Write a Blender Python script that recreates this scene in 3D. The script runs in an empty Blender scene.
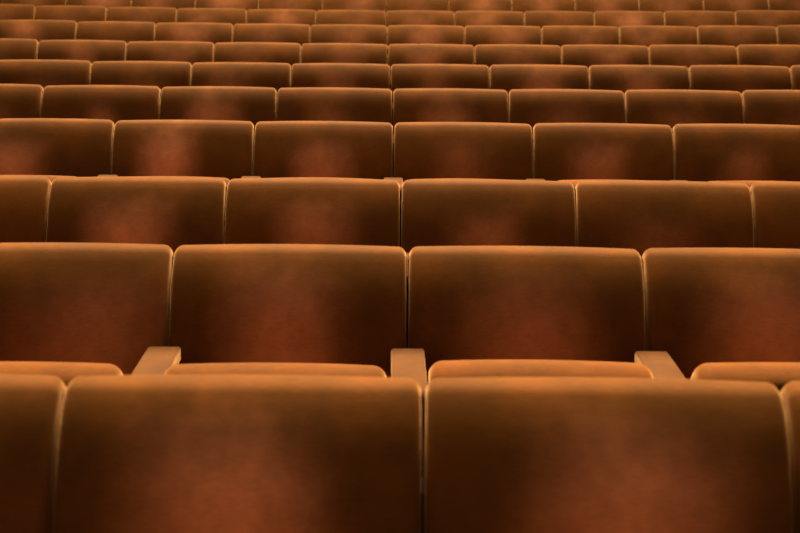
import bpy, bmesh, math
from mathutils import Vector

C = bpy.context.scene
COL = C.collection

# ------------------------------------------------------------------ the hall's measures (metres)
W = 0.55                      # seat pitch along a row
CAM_H = 1.47
BACK_H = 0.90                 # top of a backrest above its row's floor
Y1, PITCH, CURV, CX, SAG = 1.5998, 0.9311, 0.0346, -0.2593, 0.0028
ARC0 = [-0.2365, -0.2467, -0.805, -0.826, -1.3783, -1.3902, -1.9569, -1.9636, -2.531, -2.5370]
TOPZ = [-0.5765, -0.5826, -0.580, -0.5065, -0.4536, -0.3985, -0.3322, -0.2432, -0.158, -0.0505]
JOINTS = [3, 3, 5, 5, 7, 8, 9, 10, 11, 12]          # gaps between seats seen in each row


def arc_point(i, a):
    """point on the curved row i at arc length a -> x, y, height of the row's floor, heading"""
    R = 1 / CURV + i * PITCH
    th = a / R
    return (CX + R * math.sin(th), Y1 + i * PITCH - R * (1 - math.cos(th)),
            CAM_H + TOPZ[i] - BACK_H + SAG * a * a, th)


# ------------------------------------------------------------------ materials
def nodes_of(name):
    m = bpy.data.materials.new(name)
    m.use_nodes = True
    nt = m.node_tree
    nt.nodes.clear()
    out = nt.nodes.new('ShaderNodeOutputMaterial')
    return m, nt, out


def math_node(nt, op, a, b=None, c=None, clamp=False):
    n = nt.nodes.new('ShaderNodeMath')
    n.operation = op
    n.use_clamp = clamp
    for k, v in enumerate((a, b, c)):
        if v is None:
            continue
        if isinstance(v, (int, float)):
            n.inputs[k].default_value = v
        else:
            nt.links.new(v, n.inputs[k])
    return n.outputs[0]


def smooth(nt, v, lo, hi):
    n = nt.nodes.new('ShaderNodeMapRange')
    n.interpolation_type = 'SMOOTHSTEP'
    nt.links.new(v, n.inputs['Value'])
    for key, val in (('From Min', lo), ('From Max', hi)):
        if isinstance(val, (int, float)):
            n.inputs[key].default_value = val
        else:
            nt.links.new(val, n.inputs[key])
    return n.outputs['Result']


def mixc(nt, f, a, b):
    n = nt.nodes.new('ShaderNodeMix')
    n.data_type = 'RGBA'
    if isinstance(f, (int, float)):
        n.inputs[0].default_value = f
    else:
        nt.links.new(f, n.inputs[0])
    for k, v in ((6, a), (7, b)):
        if isinstance(v, tuple):
            n.inputs[k].default_value = (*v, 1)
        else:
            nt.links.new(v, n.inputs[k])
    return n.outputs[2]


PILE = (0.076, 0.0275, 0.0042)
WORN = (0.50, 0.185, 0.078)
SHEEN = (1.0, 0.54, 0.20)


def velvet(name, pile, worn=None, sheen=0.44, sheen_rough=0.36, rough=0.75):
    m, nt, out = nodes_of(name)
    tc = nt.nodes.new('ShaderNodeTexCoord')
    info = nt.nodes.new('ShaderNodeObjectInfo')
    # every copy takes its own cut of the cloth
    off = nt.nodes.new('ShaderNodeCombineXYZ')
    nt.links.new(math_node(nt, 'MULTIPLY', info.outputs['Random'], 37.0), off.inputs[0])
    nt.links.new(math_node(nt, 'MULTIPLY', info.outputs['Random'], 91.0), off.inputs[2])
    add = nt.nodes.new('ShaderNodeVectorMath')
    add.operation = 'ADD'
    nt.links.new(tc.outputs['Object'], add.inputs[0])
    nt.links.new(off.outputs[0], add.inputs[1])

    def noise(scale, detail=3.0, sx=1, sy=1, sz=1):
        mp = nt.nodes.new('ShaderNodeMapping')
        mp.inputs['Scale'].default_value = (sx, sy, sz)
        nt.links.new(add.outputs[0], mp.inputs[0])
        n = nt.nodes.new('ShaderNodeTexNoise')
        n.inputs['Scale'].default_value = scale
        n.inputs['Detail'].default_value = detail
        nt.links.new(mp.outputs[0], n.inputs['Vector'])
        return n.outputs['Fac']

    cloud = noise(7, 3)
    streak = noise(30, 3, 1, 1, .8)
    thread = noise(420, 1, 0.35, 1, 1.6)
    # tone of the pile, brushed one way and the other
    tone = math_node(nt, 'ADD', math_node(nt, 'MULTIPLY', cloud, 0.30), math_node(nt, 'MULTIPLY', streak, 0.20))
    weave = noise(170, 2, 0.35, 1, 1.5)
    tone = math_node(nt, 'ADD', tone, math_node(nt, 'MULTIPLY', weave, 0.45))
    tone = math_node(nt, 'ADD', tone, 0.525)
    colour = mixc(nt, smooth(nt, cloud, 0.35, 0.7), pile, tuple(c * k for c, k in zip(pile, (1.3, 1.22, 1.1))))
    if worn:
        sep = nt.nodes.new('ShaderNodeSeparateXYZ')
        nt.links.new(tc.outputs['Object'], sep.inputs[0])

        def prop(key):
            a = nt.nodes.new('ShaderNodeAttribute')
            a.attribute_type = 'OBJECT'
            a.attribute_name = key
            return a.outputs['Fac']
        wob = math_node(nt, 'MULTIPLY', math_node(nt, 'SUBTRACT', noise(7, 2), 0.5), 0.06)
        wob2 = math_node(nt, 'MULTIPLY', math_node(nt, 'SUBTRACT', noise(13, 4, 1, 1, .6), 0.5), 0.06)
        dx = math_node(nt, 'ABSOLUTE', math_node(nt, 'SUBTRACT', math_node(nt, 'ADD', sep.outputs[0], wob2), prop('wear_x')))
        half = prop('wear_half')
        fx = math_node(nt, 'SUBTRACT', 1.0, smooth(nt, dx, math_node(nt, 'MULTIPLY', half, 0.0), math_node(nt, 'MULTIPLY', half, 2.05)))
        depth = math_node(nt, 'SUBTRACT', math_node(nt, 'ADD', BACK_H, wob), sep.outputs[2])
        top = prop('wear_drop')
        fz = smooth(nt, depth, math_node(nt, 'SUBTRACT', top, 0.055), math_node(nt, 'ADD', top, 0.075))
        f = math_node(nt, 'MULTIPLY', math_node(nt, 'MULTIPLY', fx, fz), prop('wear'))
        f = math_node(nt, 'MULTIPLY', f, math_node(nt, 'ADD', 0.80, math_node(nt, 'MULTIPLY', streak, 0.4)), clamp=True)
        colour = mixc(nt, f, colour, worn)
    hsv = nt.nodes.new('ShaderNodeHueSaturation')
    nt.links.new(colour, hsv.inputs['Color'])
    nt.links.new(tone, hsv.inputs['Value'])
    b = nt.nodes.new('ShaderNodeBsdfPrincipled')
    nt.links.new(hsv.outputs[0], b.inputs['Base Color'])
    b.inputs['Roughness'].default_value = rough
    b.inputs['Specular IOR Level'].default_value = 0.02
    b.inputs['Sheen Weight'].default_value = sheen
    b.inputs['Sheen Roughness'].default_value = sheen_rough
    b.inputs['Sheen Tint'].default_value = (*SHEEN, 1)
    bump = nt.nodes.new('ShaderNodeBump')
    bump.inputs['Strength'].default_value = 0.10
    bump.inputs['Distance'].default_value = 0.0015
    nt.links.new(thread, bump.inputs['Height'])
    nt.links.new(bump.outputs[0], b.inputs['Normal'])
    nt.links.new(b.outputs[0], out.inputs[0])
    return m


def plain(name, colour, rough, metallic=0.0, scale=20, spec=0.3):
    m, nt, out = nodes_of(name)
    tc = nt.nodes.new('ShaderNodeTexCoord')
    n = nt.nodes.new('ShaderNodeTexNoise')
    n.inputs['Scale'].default_value = scale
    n.inputs['Detail'].default_value = 4
    nt.links.new(tc.outputs['Object'], n.inputs['Vector'])
    c = mixc(nt, n.outputs['Fac'], tuple(v * .7 for v in colour), tuple(v * 1.3 for v in colour))
    b = nt.nodes.new('ShaderNodeBsdfPrincipled')
    nt.links.new(c, b.inputs['Base Color'])
    b.inputs['Roughness'].default_value = rough
    b.inputs['Metallic'].default_value = metallic
    b.inputs['Specular IOR Level'].default_value = spec
    nt.links.new(b.outputs[0], out.inputs[0])
    return m


M_BACK = velvet('velvet_back', PILE, WORN)
M_SEAT = velvet('velvet_seat', (0.085, 0.029, 0.0045))
M_ARM = velvet('velvet_armrest', (0.056, 0.0235, 0.0066), sheen=0.3)
M_METAL = plain('dark_metal', (0.02, 0.016, 0.012), 0.5, 0.6)
M_GAP_BLOCKER = plain('gap_blocker_dark', (0.012, 0.0045, 0.002), 0.95, scale=9, spec=.05)  # near black, so the gaps between the backrests stay dark
M_CARPET = plain('carpet', (0.014, 0.006, 0.003), 0.95, scale=160)
M_WALL = plain('wall_paint', (0.12, 0.055, 0.022), 0.9, scale=6)


# ------------------------------------------------------------------ shapes
def spline(pts, per=5, closed=True):
    """Catmull-Rom through the points"""
    n, res = len(pts), []
    for i in range(n if closed else n - 1):
        p = [Vector(pts[(i + k) % n] if closed else pts[min(max(i + k, 0), n - 1)]) for k in (-1, 0, 1, 2)]
        for s in range(per):
            t = s / per
            res.append(0.5 * ((2 * p[1]) + (p[2] - p[0]) * t + (2 * p[0] - 5 * p[1] + 4 * p[2] - p[3]) * t * t
                              + (3 * p[1] - p[0] - 3 * p[2] + p[3]) * t ** 3))
    return res


def cushion(bm, profile, half, rx, rz, ry, crown=0.0, bulge=0.0, z_top=0.0, reach=0.3, per=5, cols=18):
    """a stuffed pad: the (y, z) profile swept along x with its ends rounded over"""
    loop = spline(profile, per)
    n = len(loop)
    area = sum(loop[i].x * loop[(i + 1) % n].y - loop[(i + 1) % n].x * loop[i].y for i in range(n))
    sgn = 1 if area > 0 else -1
    nor = []
    for i in range(n):
        t = loop[(i + 1) % n] - loop[i - 1]
        t.normalize()
        nor.append(Vector((t.y, -t.x)) * sgn)
    st = []
    k = 7
    for j in range(k, 0, -1):
        t = math.pi / 2 * j / k
        st.append((-(half - rx) - rx * math.sin(t), 1 - math.cos(t)))
    for j in range(cols + 1):
        st.append((-(half - rx) + 2 * (half - rx) * j / cols, 0))
    for j in range(1, k + 1):
        t = math.pi / 2 * j / k
        st.append(((half - rx) + rx * math.sin(t), 1 - math.cos(t)))
    rings = []
    for x, ins in st:
        ring = []
        e = 1 - (x / half) ** 2
        for p, q in zip(loop, nor):
            y = p.x - q.x * ins * ry
            z = p.y - q.y * ins * rz
            near = max(0.0, 1 - (z_top - p.y) / reach)
            z += crown * e * near
            if q.x < 0:
                y -= bulge * e * (-q.x)
            ring.append(bm.verts.new((x, y, z)))
        rings.append(ring)
    for a, b in zip(rings, rings[1:]):
        for i in range(n):
            f = bm.faces.new((a[i], a[(i + 1) % n], b[(i + 1) % n], b[i]))
            f.smooth = True
    for ring in (rings[0], rings[-1]):
        c = sum((v.co for v in ring), Vector()) / n
        cv = bm.verts.new(c)
        for i in range(n):
            f = bm.faces.new((ring[i], ring[(i + 1) % n], cv))
            f.smooth = True
    bmesh.ops.recalc_face_normals(bm, faces=bm.faces[:])


def box(bm, x0, x1, y0, y1, z0, z1, bevel=0.0, seg=3):
    t = bmesh.new()
    v = [t.verts.new((x, y, z)) for x in (x0, x1) for y in (y0, y1) for z in (z0, z1)]
    for q in ((0, 1, 3, 2), (4, 6, 7, 5), (0, 4, 5, 1), (2, 3, 7, 6), (0, 2, 6, 4), (1, 5, 7, 3)):
        t.faces.new([v[k] for k in q])
    if bevel:
        bmesh.ops.bevel(t, geom=t.edges[:], offset=bevel, segments=seg, profile=0.5, affect='EDGES')
    bmesh.ops.recalc_face_normals(t, faces=t.faces[:])
    me = bpy.data.meshes.new('tmp')
    t.to_mesh(me)
    t.free()
    bm.from_mesh(me)
    bpy.data.meshes.remove(me)


def obj(name, bm, mat, parent=None, smooth_all=False):
    me = bpy.data.meshes.new(name)
    if smooth_all:
        for f in bm.faces:
            f.smooth = True
    bm.to_mesh(me)
    bm.free()
    me.materials.append(mat)
    o = bpy.data.objects.new(name, me)
    COL.objects.link(o)
    if parent:
        o.parent = parent
    return o


H = BACK_H
BACK_PROFILE = [(y, z + H) for y, z in (
    (-.163, -.50), (-.163, -.40), (-.152, -.32), (-.134, -.25), (-.113, -.188), (-.091, -.133), (-.071, -.091),
    (-.053, -.060), (-.037, -.0375), (-.023, -.0215), (-.010, -.0105), (.005, -.006), (.024, -.006), (.042, -.017), (.052, -.037), (.055, -.06),
    (.042, -.18), (.012, -.34), (-.030, -.49), (-.06, -.515), (-.13, -.515))]
GAP_BLOCKER_PROFILE = [(y, z + H) for y, z in (  # shape of the added light blocker behind the gaps
    (.006, -.052), (.020, -.032), (.044, -.034), (.062, -.056), (.054, -.18), (.024, -.34), (-.018, -.49), (-.024, -.5),
    (-.050, -.49), (-.02, -.34), (.0, -.18))]
SEAT_PROFILE = [(y, z + H) for y, z in (
    (-.285, -.44), (-.370, -.325), (-.427, -.226), (-.431, -.198), (-.417, -.180), (-.389, -.168), (-.359, -.170),
    (-.335, -.187), (-.318, -.218), (-.270, -.32), (-.200, -.425), (-.200, -.452), (-.240, -.462))]


def make_seat():
    root = bpy.data.objects.new('theatre_seat', None)
    root.empty_display_size = 0.2
    COL.objects.link(root)
    root['category'] = 'theatre seat'
    root['group'] = 'brown velvet theatre seats in curved rows'
    bm = bmesh.new()
    cushion(bm, BACK_PROFILE, W / 2 - .0036, .019, .021, .018, crown=.005, bulge=.008, z_top=H, reach=.4)
    obj('backrest', bm, M_BACK, root)
    bm = bmesh.new()
    cushion(bm, GAP_BLOCKER_PROFILE, W / 2 - .0006, .003, .003, .003, per=3, cols=6)
    obj('gap_blocker', bm, M_GAP_BLOCKER, root)  # added behind the backrest to stop light shining through the gaps
    bm = bmesh.new()
    cushion(bm, SEAT_PROFILE, .228, .028, .026, .022, crown=.006, bulge=.006, z_top=H - .17, reach=.2)
    obj('seat_cushion', bm, M_SEAT, root)
    bm = bmesh.new()
    box(bm, W / 2 - .037, W / 2 + .037, -.44, -.146, H - .236, H - .200, .006, 3)
    obj('armrest', bm, M_ARM, root, True)
    bm = bmesh.new()
    box(bm, W / 2 - .022, W / 2 + .022, -.40, -.19, .012, H - .236, .006, 2)
    box(bm, W / 2 - .035, W / 2 + .035, -.44, -.15, 0, .014, .004, 1)
    obj('side_panel', bm, M_METAL, root)
    bm = bmesh.new()
    box(bm, -.10, .10, -.13, -.05, .012, .37, .008, 2)
    box(bm, -.12, .12, -.24, -.05, .36, H - .505, .008, 2)
    box(bm, -.16, .16, -.18, 0, 0, .014, .004, 1)
    box(bm, -.12, .12, -.24, -.19, H - .51, H - .46, .006, 2)
    obj('pedestal', bm, M_METAL, root)
    return root


# wear on each backrest: centre, half width (share of the seat's width), strength, drop of its upper edge below the top
WEAR = [
    [(0, .2, .1, .14), (-.02, .21, 1.0, .075), (.06, .22, .9, .08), (0, .2, .1, .14)],
    [(.20, .26, .55, .09), (-.02, .20, .75, .075), (0, .22, .62, .09), (.03, .24, .75, .085)],
    [(-.1, .2, .15, .12), (-.03, .19, .95, .06), (.02, .17, .70, .07), (-.01, .16, .55, .08), (-.05, .18, .28, .09), (0, .2, .1, .12)],
    [(-.2, .19, .95, .07), (-.10, .16, 1.0, .045), (0, .18, .75, .08), (0, .16, .35, .08), (-.05, .16, .6, .08), (-.02, .14, .4, .08)],
    [(0, .2, .35, .07), (.02, .10, .55, .09), (-.05, .19, .85, .05), (-.03, .17, .4, .07), (-.03, .18, .7, .07), (-.02, .2, .35, .08),
     (-.02, .2, .35, .08), (0, .2, .2, .08)],
    [(.1, .2, .3, .07), (.05, .18, .55, .075), (-.13, .18, .7, .06), (-.02, .17, .6, .06), (-.08, .14, .65, .075), (.04, .2, 1.0, .05),
     (.03, .19, .9, .05), (0, .2, .2, .07), (0, .2, .3, .07)],
    [(0, .2, .4, .06), (.02, .14, .7, .05), (.06, .2, .65, .05), (-.1, .2, .45, .06), (.02, .2, .6, .05), (-.07, .18, .9, .05),
     (.02, .2, .6, .06), (.07, .18, .65, .05), (0, .2, .55, .06), (0, .2, .35, .05)],
    [(-.12, .18, .85, .04), (0, .2, .2, .06), (-.03, .2, .9, .04), (-.05, .2, .35, .05), (.03, .2, .6, .05), (0, .2, 1.0, .05),
     (.07, .2, .7, .05), (.08, .2, .6, .05), (-.12, .2, .65, .05), (0, .2, .3, .05), (-.1, .2, .5, .05)],
    [(0, .2, .3, .04), (0, .2, .3, .05), (.0, .2, .35, .05), (-.1, .2, .4, .04), (.05, .2, .65, .04), (.06, .18, .35, .05),
     (-.02, .2, .6, .05), (-.1, .2, .6, .04), (.03, .2, .25, .05), (.02, .22, 1.0, .035), (0, .2, .3, .05), (0, .2, .4, .05)],
    [(0, .2, .4, .04), (.1, .25, .75, .03), (-.1, .2, .45, .04), (0, .25, .7, .03), (0, .2, .4, .04), (.1, .2, .5, .04), (0, .2, .3, .04),
     (.05, .22, .65, .04), (0, .2, .55, .04), (0, .2, .4, .04), (0, .2, .45, .04), (.05, .2, .35, .04), (0, .2, .3, .04)],
]
ORD = ['first', 'second', 'third', 'fourth', 'fifth', 'sixth', 'seventh', 'eighth', 'ninth', 'tenth', 'eleventh', 'twelfth', 'thirteenth']
ROWNAME = ['the nearest row', 'the second row', 'the third row', 'the fourth row', 'the fifth row', 'the sixth row',
           'the seventh row', 'the eighth row', 'the ninth row', 'the farthest row']


def describe(i, k, n):
    s = WEAR[i][k][2]
    wear = ('bright worn patch' if s >= .8 else 'soft worn patch' if s >= .5 else 'faint worn patch' if s >= .25
            else 'plain dark back')
    if k == 0:
        return f'theatre seat with {wear}, cut by left photo edge in {ROWNAME[i]}'
    if k == n - 1:
        return f'theatre seat with {wear}, cut by right photo edge in {ROWNAME[i]}'
    if i == 1 and k == 1:
        return f'theatre seat between two armrests, {wear}, {ORD[k]} from left in {ROWNAME[i]}'
    return f'theatre seat with {wear}, {ORD[k]} from left in {ROWNAME[i]}'


proto = make_seat()
first = True
for i in range(10):
    n = JOINTS[i] + 1
    for k in range(n):
        if first:
            r, first = proto, False
        else:
            r = proto.copy()
            COL.objects.link(r)
            for ch in list(proto.children):
                c = ch.copy()
                COL.objects.link(c)
                c.parent = r
        x, y, z, th = arc_point(i, ARC0[i] + (k - .5) * W)
        r.location = (x, y, z)
        r.rotation_euler = (0, 0, -th)
        r['label'] = describe(i, k, n)
        wx, wh, ws, wd = WEAR[i][k]
        for c in r.children:
            kind = c.name.split('.')[0]
            if kind == 'backrest':
                c['wear_x'], c['wear_half'], c['wear'], c['wear_drop'] = wx * W, wh * W * .88, ws * (1, 1, 1, .95, .85, .75, .65, .6, .6, .55)[i], wd + (-.015, -.015, .012, .005, 0, .01, .01, .01, .01, 0)[i]
            if i == 1 and k >= 2 and kind == 'seat_cushion':
                c.location.z = .011          # these two have sprung up a little higher
            if i == 3 and kind == 'armrest':
                c.location.z = .004

# ------------------------------------------------------------------ the setting
bm = bmesh.new()
NA = 28
prev = None
for i in range(-1, 11):
    j = min(max(i, 0), 9)
    rows = []
    edges = ((-.62, 0), (.31, 0)) if 0 <= i < 10 else (((-3.2, 0), (.31, 0)) if i < 0 else ((-.62, 0), (9.0, 0)))
    for off, _ in edges:
        line = []
        for s in range(NA + 1):
            a = -6.5 + 13 * s / NA
            R = 1 / CURV + i * PITCH + off
            th = a / 30.0
            zz = CAM_H + TOPZ[j] - BACK_H + SAG * (a * (1 / CURV + j * PITCH) / 30.0) ** 2
            line.append(bm.verts.new((CX + R * math.sin(th), Y1 + i * PITCH + off - R * (1 - math.cos(th)), zz)))
        rows.append(line)
    for A, B in ([(prev, rows[0])] if prev else []) + [(rows[0], rows[1])]:
        for s in range(NA):
            bm.faces.new((A[s], A[s + 1], B[s + 1], B[s]))
    prev = rows[1]
bmesh.ops.recalc_face_normals(bm, faces=bm.faces[:])
fl = obj('floor', bm, M_CARPET)
fl['kind'] = 'structure'
fl['label'] = 'dark carpeted floor rising in curved steps under the rows of seats'
fl['category'] = 'floor'

for nm, lab, b in (('ceiling', 'plain dark ceiling over the hall', (-6.5, 6.5, -3, 20, 12.0, 12.2)),
                   ('wall_back', 'plain wall behind the farthest row of seats', (-6.5, 6.5, 19.8, 20, -.4, 12.0)),
                   ('wall_left', 'plain side wall at the left end of the rows', (-6.7, -6.5, -3, 20, -.4, 12.0)),
                   ('wall_right', 'plain side wall at the right end of the rows', (6.5, 6.7, -3, 20, -.4, 12.0))):
    bm = bmesh.new()
    box(bm, *b)
    o = obj(nm, bm, M_WALL)
    o['kind'] = 'structure'
    o['label'] = lab
    o['category'] = 'ceiling' if nm == 'ceiling' else 'wall'

# ------------------------------------------------------------------ light: the hall's ceiling lamps, brighter towards the rear, plus an added weak fill
def lamp(x, y, z, size, power, target, colour=(1, .76, .53), sizey=None, spread=180):
    d = bpy.data.lights.new('ceiling_or_fill_lamp', 'AREA')
    d.shape = 'RECTANGLE'
    d.size = size
    d.size_y = sizey or size
    d.energy = power
    d.color = colour
    d.spread = math.radians(spread)
    o = bpy.data.objects.new('ceiling_or_fill_lamp', d)
    o.location = (x, y, z)
    o.rotation_euler = (Vector(target) - Vector((x, y, z))).to_track_quat('-Z', 'Y').to_euler()
    COL.objects.link(o)


lamp(0, 7.4, 11.0, 6.0, 620, (0, .6, .9), sizey=2.2, spread=46)
lamp(0, 11.7, 11.0, 7.0, 960, (0, 5.5, 1.0), sizey=2.4, spread=46)
lamp(0, 12.2, 11.0, 8.0, 540, (0, 10.6, 1.3), sizey=2.2, spread=46)
lamp(0, 3.6, 11.0, 8.0, 32, (0, 7.2, 1.3), sizey=2.2, spread=50)  # added fill with no known source, lifts the dark fronts of the middle rows

w = bpy.data.worlds.new('hall')
C.world = w
w.use_nodes = True
bg = w.node_tree.nodes['Background']
bg.inputs[0].default_value = (1, .80, .58, 1)
bg.inputs[1].default_value = 0.5

# ------------------------------------------------------------------ camera
yaw, pitch, roll = (math.radians(v) for v in (0.592, 13.984, 0.551))
cam = bpy.data.cameras.new('camera')
cam.sensor_width = 36
cam.lens = 50
co = bpy.data.objects.new('camera', cam)
co.location = (0, 0, CAM_H)
# basis that undoes yaw, then pitch, then roll of the picture
from mathutils import Matrix
Rz = Matrix.Rotation(yaw, 3, 'Z')
Rx = Matrix.Rotation(pitch, 3, 'X')
world_to_view = Rx @ Rz                       # x right, y forward, z up
Rr = Matrix(((math.cos(roll), 0, math.sin(roll)), (0, 1, 0), (-math.sin(roll), 0, math.cos(roll))))
V = Rr @ world_to_view
conv = Matrix(((1, 0, 0), (0, 0, 1), (0, -1, 0)))   # blender camera axes: x, up, back
co.matrix_world = Matrix.Translation((0, 0, CAM_H)) @ (conv @ V).inverted().to_4x4()
cam.dof.use_dof = True
cam.dof.focus_distance = 3.6
cam.dof.aperture_fstop = 4.5
COL.objects.link(co)
C.camera = co

vs = C.view_settings
vs.view_transform = 'Standard'
vs.look = 'None'
vs.exposure = 0.0
vs.gamma = 1.0
vs.use_curve_mapping = False
